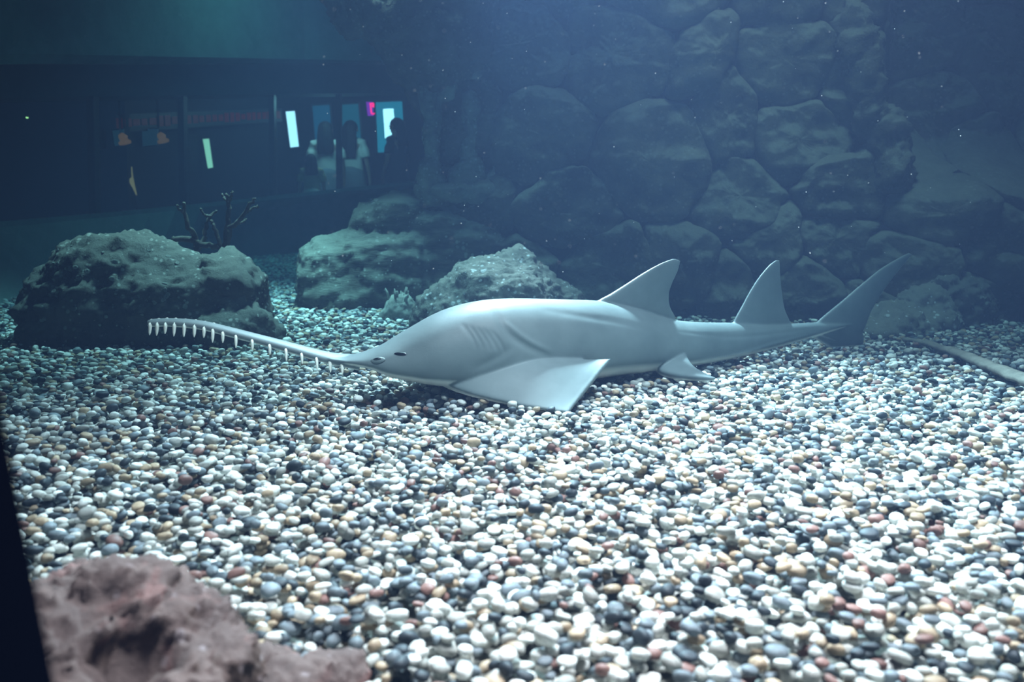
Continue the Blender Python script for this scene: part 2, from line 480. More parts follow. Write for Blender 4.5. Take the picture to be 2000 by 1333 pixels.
wobj('bulb', v, f, emit('indicator_glow', (1.0, 0.75, 0.25), 2.5), t, np.array(t.location))
v, f = tube([P(53, 229.6, hallY(52) + .01), P(53, 227, hallY(52) + .25)], [0.012, 0.010], 8)
wobj('holder', v, f, m_fr, t, np.array(t.location))
# long dim red LED band on the hall wall
t = thing('led_band', P(420, 245, hallY(420)), 'long faint red lettering band high on the hall wall', 'light band')
m_red = emit('dim_red_glow', (1.0, 0.012, 0.02), 0.06)
a_, b_ = P(225, 241, hallY(225)), P(548, 224, hallY(548))
for i in range(26):
    fr0 = (i + 0.08 + 0.1 * random.random()) / 26; fr1 = (i + 0.72 + 0.2 * random.random()) / 26
    p0 = a_ + (b_ - a_) * fr0; p1 = a_ + (b_ - a_) * fr1
    h = 0.035 + 0.03 * random.random()
    lo, hi = np.array([0, 0, -h]), np.array([0, 0, h])
    v, f = loft([[p0 + lo, p1 + lo, p1 + hi, p0 + hi], [p + np.array([0, 0.03, 0]) for p in (p0 + lo, p1 + lo, p1 + hi, p0 + hi)]])
    wobj('light_segment', v, f, m_red, t, np.array(t.location), smooth=False)
v, f = loft([[a_ + (0, .04, -.1), b_ + (0, .04, -.1), b_ + (0, .04, .1), a_ + (0, .04, .1)], [a_ + (0, .08, -.1), b_ + (0, .08, -.1), b_ + (0, .08, .1), a_ + (0, .08, .1)]])
wobj('board', v, f, m_fr, t, np.array(t.location), smooth=False)

# visitors, seen from behind / side, through the far window
m_skin = plain('skin', (0.42, 0.28, 0.21), 0.6)
m_hair = plain('dark_hair', (0.012, 0.010, 0.010), 0.6)
m_white = plain('white_cotton', (0.85, 0.82, 0.78), 0.9)
m_greyc = plain('grey_cloth', (0.26, 0.29, 0.32), 0.9)
m_dark = plain('dark_cloth', (0.03, 0.035, 0.05), 0.9)
m_tan = plain('tan_cloth', (0.45, 0.36, 0.22), 0.9)
def ring(c, rx, ry, n=20):
    a = np.linspace(0, 2 * math.pi, n, endpoint=False)
    return np.stack([c[0] + rx * np.cos(a), c[1] + ry * np.sin(a), np.full(n, c[2])], 1)
def skin_body(name, parent):
    """one continuous figure, 1.65 m, facing +y in its own frame"""
    V, E, Rr = [], [], []
    def vt(p, r):
        V.append(p); Rr.append(r); return len(V) - 1
    def chain(start, pts):
        prev = start
        for p, r in pts:
            k = vt(p, r)
            if prev is not None: E.append((prev, k))
            prev = k
        return prev
    pel = vt((0, 0, 0.92), 0.145)
    chest = chain(pel, [((0, 0.0, 1.06), 0.125), ((0, 0, 1.22), 0.14), ((0, -0.005, 1.33), 0.13)])
    chain(chest, [((0, 0.0, 1.42), 0.055), ((0, 0.015, 1.47), 0.075), ((0, 0.02, 1.53), 0.092), ((0, 0.005, 1.59), 0.088), ((0, 0, 1.635), 0.05)])
    for s in (-1, 1):
        hand = chain(chest, [((s * 0.16, -0.01, 1.345), 0.055), ((s * 0.205, -0.015, 1.22), 0.044), ((s * 0.225, 0.0, 1.08), 0.038), ((s * 0.235, 0.05, 0.93), 0.030), ((s * 0.237, 0.068, 0.86), 0.024), ((s * 0.237, 0.08, 0.81), 0.028)])
        for k, (dy, ln) in enumerate(((-0.028, 0.055), (-0.010, 0.07), (0.009, 0.075), (0.027, 0.068))):
            chain(hand, [((s * 0.238, 0.085 + dy, 0.775), 0.0085), ((s * 0.233, 0.09 + dy, 0.775 - ln * 0.55), 0.008), ((s * 0.224, 0.094 + dy, 0.775 - ln), 0.007)])
        chain(hand, [((s * 0.225, 0.125, 0.80), 0.010), ((s * 0.215, 0.14, 0.765), 0.008)])
        chain(pel, [((s * 0.09, 0, 0.83), 0.085), ((s * 0.095, 0.005, 0.66), 0.072), ((s * 0.095, 0.01, 0.47), 0.052), ((s * 0.098, -0.01, 0.32), 0.052), ((s * 0.10, -0.015, 0.09), 0.034), ((s * 0.102, 0.03, 0.04), 0.036), ((s * 0.108, 0.14, 0.03), 0.028)])
    me = bpy.data.meshes.new(name)
    me.from_pydata(V, E, [])
    o = bpy.data.objects.new(name, me)
    COL.objects.link(o)
    sk = o.modifiers.new('skin', 'SKIN')
    for d, r in zip(me.skin_vertices[0].data, Rr): d.radius = (r, r)
    me.skin_vertices[0].data[0].use_root = True
    sb = o.modifiers.new('sub', 'SUBSURF'); sb.levels = 1; sb.render_levels = 1
    dg = bpy.context.evaluated_depsgraph_get(); dg.update()
    me2 = bpy.data.meshes.new_from_object(o.evaluated_get(dg))
    bpy.data.objects.remove(o)
    me2.name = name
    return me2
def person(loc, height, yaw, top, bottom, label, group, hair_len=0.42, short=False):
    k = height / 1.65
    t = thing('person', loc, label, 'person', group)
    t.rotation_euler = (0, 0, yaw)
    t.scale = (k, k, k)
    me = skin_body('body', t)
    body = obj('body', me, m_skin, t)
    me.polygons.foreach_set('use_smooth', [True] * len(me.polygons))
    # face
    for s in (-1, 1):
        v, f = ellipsoid((s * 0.033, 0.102, 1.545), (0.013, 0.008, 0.008), sub=2); obj('eye', make_mesh('eye', v, f), m_hair, t)
        v, f = ellipsoid((s * 0.093, 0.005, 1.535), (0.012, 0.02, 0.03), sub=2); obj('ear', make_mesh('ear', v, f), m_skin, t)
    v, f = ellipsoid((0, 0.112, 1.52), (0.012, 0.018, 0.022), sub=2); obj('nose', make_mesh('nose', v, f), m_skin, t)
    v, f = ellipsoid((0, 0.098, 1.478), (0.024, 0.008, 0.007), sub=2); obj('mouth', make_mesh('mouth', v, f), plain('lips', (0.4, 0.15, 0.14)), t)
    # long hair: cap plus fall over the back and shoulders
    hp = [ellipsoid((0, -0.012, 1.565), (0.102, 0.112, 0.102))]
    for i in range(9):
        x = (i - 4) * 0.018
        hp.append(tube([(x * 0.8, -0.09 + abs(x) * 0.35, 1.58), (x * 1.1, -0.12 + abs(x) * 0.4, 1.45), (x * 1.35, -0.135 + abs(x) * 0.3, 1.30), (x * 1.3, -0.145 + abs(x) * 0.2, 1.62 - hair_len)], [0.042, 0.036, 0.028, 0.014], 10))
    v, n_, f = remesh(hp, 0.014, 3)
    keep = v.copy()
    obj('hair', make_mesh('hair', keep, f), m_hair, t)
    # top with short sleeves
    rings = [ring((0, -0.003, 0.93), 0.175, 0.135), ring((0, 0, 1.02), 0.165, 0.125), ring((0, 0, 1.12), 0.15, 0.12), ring((0, 0, 1.24), 0.165, 0.13), ring((0, -0.003, 1.33), 0.165, 0.11), ring((0, -0.003, 1.385), 0.10, 0.08), ring((0, 0, 1.405), 0.07, 0.066)]
    parts = [loft(rings)]
    for s in (-1, 1):
        parts.append(tube([(s * 0.10, -0.01, 1.345), (s * 0.17, -0.012, 1.335), (s * 0.205, -0.014, 1.24), (s * 0.222, -0.012, 1.14)], [0.075, 0.075, 0.066, 0.066], 12))
    v, n_, f = remesh(parts, 0.014, 3)
    obj('shirt', make_mesh('shirt', v, f), top, t)
    rings = [ring((0, 0, 1.03), 0.15, 0.12), ring((0, 0, 0.92), 0.185, 0.155), ring((0, 0, 0.75), 0.20, 0.17), ring((0, 0, 0.52), 0.23, 0.20), ring((0, 0, 0.38), 0.245, 0.215)]
    v, f = loft(rings)
    obj('skirt', make_mesh('skirt', v, f), bottom, t)
    for s in (-1, 1):
        v, n_, f = remesh([ellipsoid((s * 0.105, 0.06, 0.032), (0.045, 0.125, 0.036))], 0.012, 1)
        obj('shoe', make_mesh('shoe', v, f), m_dark, t)
    return t
def stand(px, head_py, Y, z0): 
    p = P(px, head_py, Y)
    return (p[0], p[1], z0), p[2] - z0
HF = 0.10
l, h = stand(635, 239, 13.5, HF); person(l, h, R(8), m_white, m_greyc, 'person with long dark hair and white top, left of the two adults seen from behind', 'visitors beyond the far window')
l, h = stand(685, 237, 14.3, HF); person(l, h, R(-10), m_white, m_greyc, 'person with long dark hair, white top and grey skirt, standing nearest the pink neon sign', 'visitors beyond the far window', 0.5)
l, h = stand(607, 302, 12.9, HF); person(l, h, R(15), m_tan, m_white, 'small child in a tan top and pale skirt left of the two adults', 'visitors beyond the far window', 0.36)
l, h = stand(774, 232, hallY(774) - 0.75, HF); person(l, h, R(60), m_dark, m_dark, 'dark silhouetted person in front of the bright white screen', 'visitors beyond the far window', 0.36)
# added dim fill light, no fixture, so the white tops read
d = bpy.data.lights.new('hall_fill', 'POINT'); d.energy = 55; d.color = (1.0, 0.62, 0.55); d.shadow_soft_size = 0.3
o = bpy.data.objects.new('hall_fill', d); o.location = tuple(P(640, 180, 13.0)); COL.objects.link(o)

# ------------------------------------------------------------------ rock wall of single stones
def sstep(x, a, b_):
    t = np.clip((np.asarray(x, float) - a) / (b_ - a), 0, 1)
    return t * t * (3 - 2 * t)
def wallY(X, Z):
    X = np.asarray(X, float); Z = np.asarray(Z, float)
    y = 6.35 - 0.75 * sstep(X, -0.5, 1.3) + 0.05 * Z
    y = y + 0.55 * sstep(X, 2.25, 2.6) * sstep(Z, 0.75, 1.25)
    y = y - 0.25 * sstep(X, 2.3, 2.9) * (1 - sstep(Z, 0.7, 1.1))
    y = y + 0.10 * np.sin(X * 2.1 + 0.7) * np.cos(Z * 2.3)
    return y
def on_wall(px, py):
    Y = 5.8
    for k in range(12):
        p = P(px, py, Y); Y = float(wallY(p[0], p[2]))
    return P(px, py, Y)
seeds_px = [(1270, 310), (1195, 95), (1010, 95), (1030, 262), (1080, 410), (1375, 105), (1420, 215), (1550, 120), (1590, 262), (1655, 362), (1440, 395), (1500, 480),
            (1300, 530), (1170, 535), (1655, 480), (1745, 300), (1830, 225), (1800, 75), (1950, 120), (1840, 400), (1955, 310), (1770, 530), (1950, 480), (1400, 590), (1560, 590),
            (1010, 540), (925, 430), (905, 190), (1120, 620), (1280, 650), (1700, 640), (1880, 610), (2100, 80), (2110, 280), (2100, 450), (2090, 620), (1700, 180)]
seeds_px += [(x, -110 + 24 * ((x // 7) % 3)) for x in range(900, 2150, 210)]
S = np.array([on_wall(x, y) for x, y in seeds_px])
def clip_poly(poly, p, n):
    out = []
    for i in range(len(poly)):
        a, b_ = poly[i], poly[(i + 1) % len(poly)]
        da, db = (a - p) @ n, (b_ - p) @ n
        if da <= 0: out.append(a)
        if da * db < 0: out.append(a + (b_ - a) * (da / (da - db)))
    return out
wall_root = thing('wall_rock', (1.2, 5.8, 0), 'tall brown rock wall of large fitted stones behind the sawfish', 'rock wall')
wall_root['kind'] = 'structure'
WO = np.array(wall_root.location)
gx = np.linspace(-0.56, 4.9, 70); gz = np.linspace(-0.1, 2.5, 40)
GX, GZ = np.meshgrid(gx, gz)
GYv = wallY(GX, GZ) + 0.09
V = np.stack([GX.ravel(), GYv.ravel(), GZ.ravel()], 1)
Fc = [[j * 70 + i, j * 70 + i + 1, (j + 1) * 70 + i + 1, (j + 1) * 70 + i] for j in range(39) for i in range(69)]
wobj('backing', V, Fc, M_joint, wall_root, WO)
NA, NR = 96, 22
def wwarp(x, z):
    p = np.stack([x * 1.9, np.zeros_like(x), z * 1.9], 1); p2 = p * 4.1 + 31
    return x + 0.10 * vnoise(p, 101) + 0.022 * vnoise(p2, 103), z + 0.10 * vnoise(p + 57.3, 102) + 0.022 * vnoise(p2 + 9, 104)
bound = [np.array(q) for q in ((-0.56, -0.1), (4.9, -0.1), (4.9, 2.45), (-0.56, 2.45))]
for i in range(len(S)):
    c = S[i, [0, 2]]
    poly = bound
    for j in range(len(S)):
        if j == i: continue
        d = S[j, [0, 2]] - c
        L_ = np.linalg.norm(d)
        if L_ > 2.2: continue
        n_ = d / L_
        poly = clip_poly(poly, c + d * 0.5 - n_ * 0.004, n_)
        if len(poly) < 3: break
    if len(poly) < 3: continue
    for _ in range(2):
        q = []
        for a in range(len(poly)):
            A, B = poly[a], poly[(a + 1) % len(poly)]
            q += [A * 0.92 + B * 0.08, A * 0.08 + B * 0.92]
        poly = q
    poly = np.array(poly)
    cen = poly.mean(0)
    ang = np.arctan2(poly[:, 1] - cen[1], poly[:, 0] - cen[0])
    rad = np.hypot(poly[:, 1] - cen[1], poly[:, 0] - cen[0])
    o_ = np.argsort(ang); ang, rad = ang[o_], rad[o_]
    ta = np.linspace(-math.pi, math.pi, NA, endpoint=False)
    rr = np.interp(ta, np.r_[ang - 2 * math.pi, ang, ang + 2 * math.pi], np.r_[rad, rad, rad])
    size = rr.mean()
    bulge = min(0.11, 0.20 * size) * random.uniform(0.6, 1.3)
    off = random.uniform(-0.035, 0.03)
    tx, tz = random.uniform(-0.08, 0.08), random.uniform(-0.06, 0.12)
    levels = [(1.0, -0.22), (1.0, -0.03)] + [(q, None) for q in np.cos(np.linspace(0.10, math.pi / 2, NR))]
    rings = []
    for q, hh in levels:
        q = max(q, 0.004)
        x, z = wwarp(cen[0] + np.cos(ta) * rr * q, cen[1] + np.sin(ta) * rr * q)
        hgt = hh if hh is not None else bulge * (0.55 * (1 - q ** 9) + 0.45 * (1 - q ** 2.2)) - 0.03 * q ** 14
        y = wallY(x, z) - hgt + off + tx * (x - cen[0]) - tz * (z - cen[1])
        p3 = np.stack([x, np.full(NA, 5.0), z], 1)
        nz = fbm(p3 * 2.3, 3, 6, 0.55)
        rid = np.abs(fbm(p3 * np.array([1.2, 1.2, 3.2]) + 3.3, 9, 3))
        rings.append(np.stack([x, y + nz * 0.055 + rid * 0.06, z], 1))
    V, Fc = loft(rings)
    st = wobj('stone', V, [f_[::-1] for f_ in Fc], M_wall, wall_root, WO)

# ------------------------------------------------------------------ boulders and other rocks
def blob_rock(parts, voxel, amp, scale, seed, smooth=2, strata=0.0, pits=(), fine=0.3):
    v, n_, f = remesh([ellipsoid(*p) for p in parts], voxel, smooth)
    d = fbm(v * scale, seed, 5, 0.52) * amp
    d = d + fine * amp * np.abs(fbm(v * scale * 6, seed + 20, 3, 0.6))
    if strata:
        d = d + strata * (np.abs(((v[:, 2] * 7 + 0.8 * vnoise(v * 2, seed + 3)) % 1.0) - 0.5) - 0.25) * 2
    for (c, r, dep) in pits:
        q = np.linalg.norm(v - np.asarray(c), axis=1) / r
        d = d - dep * np.exp(-q ** 4)
    return v + n_ * d[:, None], f
def base_z(parts): return 0
def rock(name, parts, mat, label, voxel=0.025, amp=0.06, scale=2.5, seed=1, origin=None, **kw):
    v, f = blob_rock(parts, voxel, amp, scale, seed, **kw)
    og = np.array([v[:, 0].mean(), v[:, 1].mean(), -0.03]) if origin is None else np.asarray(origin)
    t = thing(name, og, label, 'rock')
    b_ = wobj('stone', v, f, mat, t, og)
    return t, b_, v, f, og
# left boulder
Yb = 4.95
def at(px, py, Y): return tuple(P(px, py, Y))
lb_parts = [((P(228, 575, Yb) * (1, 1, 0))[0:2].tolist() + [0.17], (0.50, 0.42, 0.38)),
            ((P(155, 620, Yb) * (1, 1, 0))[0:2].tolist() + [0.10], (0.30, 0.38, 0.34)),
            ((P(330, 590, Yb) * (1, 1, 0))[0:2].tolist() + [0.14], (0.42, 0.40, 0.33)),
            ((P(440, 580, Yb + .05) * (1, 1, 0))[0:2].tolist() + [0.18], (0.25, 0.30, 0.28)),
            ((P(462, 600, Yb - .15) * (1, 1, 0))[0:2].tolist() + [0.02], (0.26, 0.24, 0.20), (0, R(18), 0))]
lb, lbm, lbv, lbf, lbo = rock('boulder', lb_parts, M_boulder, 'large dark boulder spotted with pale barnacles at the left', 0.022, 0.055, 3.2, 11, strata=0.02, fine=0.45)
# barnacles on the camera-facing side
bv, bf = ico(2)
bvh = BVHTree.FromPolygons([Vector(x) for x in lbv], lbf)
pr, pfc = loft([ring((0, 0, 0), 1, 1, 9), ring((0, 0, 0.5), 0.85, 0.85, 9), ring((0, 0, 0.72), 0.5, 0.5, 9), ring((0, 0, 0.5), 0.3, 0.3, 9)])
m_barn = rock_mat('barnacle_shell', (0.22, 0.24, 0.22), (0.36, 0.38, 0.34), speck_amt=0.0, sediment=0.0)
barn = make_mesh('barnacle', pr, pfc); barn.materials.append(m_barn)
cnt = 0
while cnt < 60:
    x, y = random.uniform(60, 380), random.uniform(480, 650)
    if random.random() < (x - 60) / 600: continue
    d = Vector(ray(x, y)).normalized()
    hit, nn, _, _ = bvh.ray_cast(Vector((0, 0, CAMZ)), d)
    if hit is None: continue
    o = bpy.data.objects.new('barnacle', barn); COL.objects.link(o); o.parent = lb
    r_ = random.uniform(0.007, 0.017)
    o.location = tuple(np.array(hit) - lbo - np.array(nn) * 0.002); o.rotation_euler = nn.to_track_quat('Z', 'Y').to_euler(); o.scale = (r_ * random.uniform(.8, 1.3), r_, r_ * 0.5)
    cnt += 1
# centre boulder (layered)
Yc = 6.55
g0 = lambda px, Y: P(px, 600, Y)[0]
cb_parts = [((g0(748, Yc), Yc, 0.22), (0.50, 0.42, 0.33), (0, R(-7), 0), 5, 0.62),
            ((g0(660, Yc), Yc - .10, 0.14), (0.24, 0.34, 0.34), (0, 0, 0), 5, 0.7),
            ((g0(880, Yc), Yc + .08, 0.34), (0.52, 0.40, 0.36), (0, R(3), 0), 5, 0.6),
            ((g0(775, Yc), Yc + .05, 0.62), (0.33, 0.34, 0.17), (0, R(-12), 0), 5, 0.85),
            ((g0(945, Yc), Yc + .15, 0.30), (0.40, 0.42, 0.42), (0, 0, 0), 5, 0.7)]
rock('boulder', cb_parts, M_strata, 'big layered boulder with a ledge beneath the rock pillars', 0.024, 0.035, 2.6, 23, strata=0.014, fine=0.6)
# pale crusted boulder behind the fish
Yd = 5.35
rock('boulder', [((g0(985, Yd), Yd, 0.06), (0.40, 0.36, 0.36)), ((g0(905, Yd), Yd - .05, 0.0), (0.30, 0.32, 0.27)), ((g0(1010, Yd), Yd + .05, 0.22), (0.17, 0.2, 0.23)), ((g0(1060, Yd), Yd + .1, 0.02), (0.28, 0.3, 0.25))],
     M_pale, 'pale crusted boulder right behind the sawfish back', 0.016, 0.035, 4.0, 31, fine=0.6)
# pillars joining the wall (left end of the rock wall)
Yp = 6.4
rock('rock_pillar', [(P(846, 290, Yp), (0.055, 0.10, 0.42), (0, R(-4), 0)), (P(842, 350, Yp), (0.10, 0.15, 0.18)), (P(840, 205, Yp), (0.07, 0.1, 0.2), (0, R(-12), 0)), (P(875, 130, Yp + .05), (0.16, 0.15, 0.25))], M_pillar_lit,
     'slender lit rock pillar at the left end of the rock wall', 0.02, 0.035, 5, 41)
rock('rock_pillar', [(P(915, 275, Yp), (0.05, 0.09, 0.32), (0, R(6), 0)), (P(905, 350, Yp), (0.11, 0.14, 0.16), (0, R(25), 0)), (P(918, 215, Yp), (0.05, 0.1, 0.15)), (P(940, 150, Yp + .1), (0.14, 0.15, 0.25))], M_pillar_lit,
     'crooked rock pillar right of the dark hollow in the wall', 0.02, 0.035, 5, 43)
rock('rock_pillar', [(P(962, 335, Yp), (0.035, 0.08, 0.14), (0, R(8), 0)), (P(940, 375, Yp), (0.16, 0.16, 0.10)), (P(880, 372, Yp), (0.26, 0.18, 0.09))], M_pillar_lit,
     'low rock sill with a short stub under the pillars', 0.02, 0.03, 5, 45)
# hanging rock at the top
Yh = 6.3
rock('hanging_rock', [(P(790, 30, Yh), (0.36, 0.30, 0.27)), (P(690, -10, Yh), (0.14, 0.2, 0.30)), (P(720, 20, Yh - .1), (0.10, 0.15, 0.26), (0, R(-12), 0)), (P(860, 60, Yh + .1), (0.42, 0.3, 0.42)), (P(845, 115, Yh + .05), (0.20, 0.2, 0.26), (0, R(-40), 0)), (P(800, -120, Yh + .1), (0.5, 0.3, 0.4))], M_wall,
     'dark overhanging rock at the top left of the rock wall', 0.028, 0.06, 3.2, 47, origin=(P(800, 30, Yh)[0], Yh, 1.5), fine=0.5)
# ridge between the wall and its dark recess, upper right
Yr = 5.75
rock('rock_ridge', [(P(1690, 150, Yr), (0.10, 0.12, 0.32), (0, R(-14), 0)), (P(1665, 60, Yr), (0.08, 0.12, 0.25), (0, R(-8), 0)), (P(1735, 290, Yr - .05), (0.12, 0.14, 0.25), (0, R(-8), 0)), (P(1700, 225, Yr), (0.11, 0.12, 0.16))], M_wall,
     'rough upright rib of rock beside the dark recess', 0.022, 0.05, 5.5, 53, origin=(P(1690, 200, Yr)[0], Yr, 0.9), fine=0.6)
# rubble mound at right
Ym = 5.25
rock('rubble_rock', [((g0(1745, Ym), Ym, -0.02), (0.24, 0.26, 0.16)), ((g0(1700, Ym), Ym - .1, -0.04), (0.16, 0.2, 0.11)), ((g0(1810, Ym + .15), Ym + .15, 0.02), (0.2, 0.2, 0.17))], M_pale,
     'low pale lumpy rock on the gravel behind the tail fin', 0.016, 0.035, 5, 61, fine=0.6)
rock('rubble_rock', [((g0(1870, Ym + .25), Ym + .25, 0.05), (0.22, 0.2, 0.26)), ((g0(1845, Ym + .3), Ym + .3, 0.18), (0.13, 0.15, 0.14))], M_boulder,
     'small mottled dark rock against the wall at the right', 0.018, 0.05, 5, 63, fine=0.6)
# foreground rock, bottom left
fp = []
for (px, py, Y, r) in ((215, 1215, 1.32, (0.13, 0.13, 0.10)), (140, 1180, 1.42, (0.12, 0.12, 0.085)), (330, 1250, 1.30, (0.105, 0.11, 0.085)), (400, 1290, 1.26, (0.075, 0.09, 0.07)), (270, 1150, 1.38, (0.07, 0.07, 0.05)), (60, 1290, 1.22, (0.16, 0.14, 0.11)), (265, 1320, 1.16, (0.12, 0.1, 0.06))):
    q = P(px, py, Y); fp.append(((q[0], q[1], max(q[2] - 0.03, 0.02)), r))
hole = P(268, 1275, 1.17)
rock('foreground_rock', fp, M_front, 'rough purple-brown rock with a dark hollow at the bottom left', 0.008, 0.022, 11, 71, smooth=2, fine=0.7,
     pits=((hole, 0.058, 0.15), (P(118, 1310, 1.1), 0.035, 0.05), (P(345, 1215, 1.2), 0.022, 0.03), (P(262, 1120, 1.31), 0.02, 0.03)))
fp = []
for (px, py, Y, r) in ((620, 1325, 1.42, (0.075, 0.06, 0.025)), (520, 1310, 1.40, (0.07, 0.06, 0.03)), (560, 1345, 1.36, (0.09, 0.06, 0.03))):
    q = G(px, py); fp.append(((q[0], q[1], 0.0), r))
rock('flat_rock', fp, M_front, 'low flat reddish rock half buried at the bottom edge', 0.007, 0.014, 14, 77, fine=0.7)
# tufted coral lump
c = G(782, 622); c[2] = 0
t = thing('tufted_coral', c, 'small pale lump of coral with a tufted crown between the boulders', 'coral')
m_coral = rock_mat('pale_coral', (0.20, 0.21, 0.19), (0.42, 0.44, 0.40), speck_amt=0.3, sediment=0.4, scale=9)
v, f = blob_rock([((c[0], c[1], 0.05), (0.11, 0.10, 0.11)), ((c[0] - .04, c[1], 0.02), (0.09, 0.09, 0.08))], 0.012, 0.015, 12, 81)
wobj('lump', v, f, m_coral, t, c)
for k in range(16):
    a = random.uniform(0, 6.28); rr_ = random.uniform(0.01, 0.075)
    b0 = np.array([c[0] + rr_ * math.cos(a), c[1] + rr_ * math.sin(a), 0.11 + 0.02 * random.random()])
    d = np.array([math.cos(a) * rr_ * 5, math.sin(a) * rr_ * 5, 1.0]); d /= np.linalg.norm(d)
    L_ = random.uniform(0.05, 0.085)
    v, f = tube([b0, b0 + d * L_ * .6, b0 + d * L_ + np.array([0, 0, -0.005])], [0.010, 0.008, 0.003], 7)
    wobj('tuft', v, f, m_coral, t, c)
# branching dead coral standing behind the left boulder
Yq = 5.3
c = P(425, 478, Yq)
t = thing('branching_coral', c, 'bare dark branching coral standing on the left boulder', 'coral')
m_br = rock_mat('dark_coral', (0.03, 0.026, 0.022), (0.08, 0.07, 0.06), speck_amt=0.2, sediment=0.15, scale=12)
def branch(pts, r0, r1):
    pp = curve_pts([P(x, y, Yq + dz) for x, y, dz in pts], 14)
    pp += rng.normal(0, 0.004, pp.shape)
    v, f = tube(pp, np.linspace(r0, r1, 14), 8)
    wobj('branch', v, f, m_br, t, c)
branch([(386, 490, 0), (380, 460, 0), (368, 440, -.05), (362, 415, -.05), (359, 396, -.08)], 0.020, 0.009)
branch([(362, 418, -.05), (352, 410, -.08), (346, 401, -.1)], 0.010, 0.007)
branch([(386, 490, 0), (400, 462, .05), (403, 440, .06), (412, 422, .08), (426, 411, .1)], 0.017, 0.007)
branch([(412, 424, .08), (400, 420, .02), (392, 408, 0)], 0.009, 0.006)
branch([(436, 490, 0), (425, 462, 0), (416, 440, 0), (412, 430, 0)], 0.015, 0.008)
branch([(440, 490, 0), (444, 455, 0), (447, 420, .02), (446, 395, .03), (444, 378, .03)], 0.019, 0.010)
branch([(446, 396, .03), (451, 385, .0), (453, 375, .0)], 0.010, 0.007)
branch([(445, 395, .03), (439, 388, .06), (434, 380, .08)], 0.009, 0.006)
branch([(440, 488, 0), (448, 450, -.04), (466, 432, -.06), (478, 416, -.08), (492, 396, -.1), (497, 388, -.1)], 0.018, 0.008)
branch([(478, 416, -.08), (490, 409, -.05), (505, 405, -.02)], 0.010, 0.006)
branch([(462, 436, -.06), (474, 434, 0), (481, 428, .03)], 0.009, 0.006)
branch([(340, 468, 0), (365, 466, 0), (400, 478, 0), (430, 482, 0)], 0.018, 0.018)
# grey tapering branch lying on the gravel, right edge
c = G(1860, 690)
pts = [G(1768, 662, 0.02), G(1800, 668, 0.025), G(1850, 684, 0.03), G(1900, 702, 0.03), G(1950, 722, 0.03), G(2010, 745, 0.035), G(2080, 775, 0.04)]
pp = curve_pts(pts, 26)
v, f = tube(pp, np.linspace(0.022, 0.050, 26), 14, flat=0.55)
v = v + 0.006 * fbm(v * 14, 5, 3)[:, None]
t = thing('fallen_branch', c, 'grey-brown tapering branch lying on the gravel at the right edge', 'branch')
wobj('stem', v, f, rock_mat('grey_bark', (0.16, 0.14, 0.12), (0.30, 0.27, 0.23), speck_amt=0.1, sediment=0.2, scale=14, bump=0.4), t, c)
a = pp[16]
v, f = tube([a, a + np.array([0.02, 0.02, 0.015]), a + np.array([0.035, 0.05, 0.02])], [0.018, 0.014, 0.008], 10)
wobj('knot', v, f, M_pale, t, c)

# ------------------------------------------------------------------ sawfish
sp_px = [285, 480, 690, 760, 850, 950, 1100, 1165, 1250, 1310, 1430, 1540, 1650, 1790]
sp_Y = [3.25, 3.33, 3.43, 3.46, 3.52, 3.60, 3.77, 3.86, 3.97, 4.05, 4.20, 4.35, 4.50, 4.64]
def SY(px): return float(np.interp(px, sp_px, sp_Y))
st = [  # px, top y, bottom z, half width, mid fraction
    (640, 694, 'p706', 0.045, .5), (670, 697, 'p711', 0.058, .5), (700, 692, 'p717', 0.085, .42), (730, 682, 'p727', 0.118, .36), (760, 668, 0.085, 0.150, .30), (800, 644, 0.062, 0.185, .26),
    (850, 616, 0.040, 0.215, .25), (900, 597, 0.020, 0.230, .25), (950, 587, 0.005, 0.235, .27), (1000, 584, 0.0, 0.235, .3), (1060, 584.5, 0.0, 0.230, .32), (1120, 586, 0.0, 0.222, .34),
    (1175, 589, 0.0, 0.210, .34), (1240, 603, 0.0, 0.185, .34), (1310, 624, 0.0, 0.150, .35), (1370, 630, 0.005, 0.118, .36), (1430, 631, 0.018, 0.094, .38), (1500, 633, 0.042, 0.073, .4), (1560, 632, 0.07, 0.056, .45), (1610, 630, 0.10, 0.040, .5), (1665, 632, 0.135, 0.018, .5)]
spine = []
for px, ty, zb, hw, mf in st:
    Y = SY(px)
    top = P(px, ty, Y)
    if isinstance(zb, str): zb = P(px, float(zb[1:]), Y - hw * 0.6)[2]
    spine.append((top[0], Y, top[2], zb, hw, mf))
spine = np.array(spine)
K = 170
tt = np.linspace(0, len(spine) - 1, K)
SPF = np.array([curve_pts(spine[:, k], K) for k in range(6)]).T
rings = []
NA = 144
for k in range(K):
    x, y, zt, zb, hw, mf = SPF[k]
    a_ = SPF[max(k - 1, 0)][:2]; b_ = SPF[min(k + 1, K - 1)][:2]
    tg = (b_ - a_) / np.linalg.norm(b_ - a_)
    sd = np.array([tg[1], -tg[0]])       # towards the camera
    zm = zb + (zt - zb) * mf
    th = np.linspace(0, 2 * math.pi, NA, endpoint=False)
    cs, sn = np.cos(th), np.sin(th)
    lat = hw * np.sign(cs) * np.abs(cs) ** 0.95
    zz = np.where(sn > 0, zm + (zt - zm) * np.abs(sn) ** 1.05, zm - (zm - zb) * np.abs(sn) ** 0.75)
    rings.append(np.stack([x + sd[0] * lat, y + sd[1] * lat, zz], 1))
fish_parts = [loft(rings)]
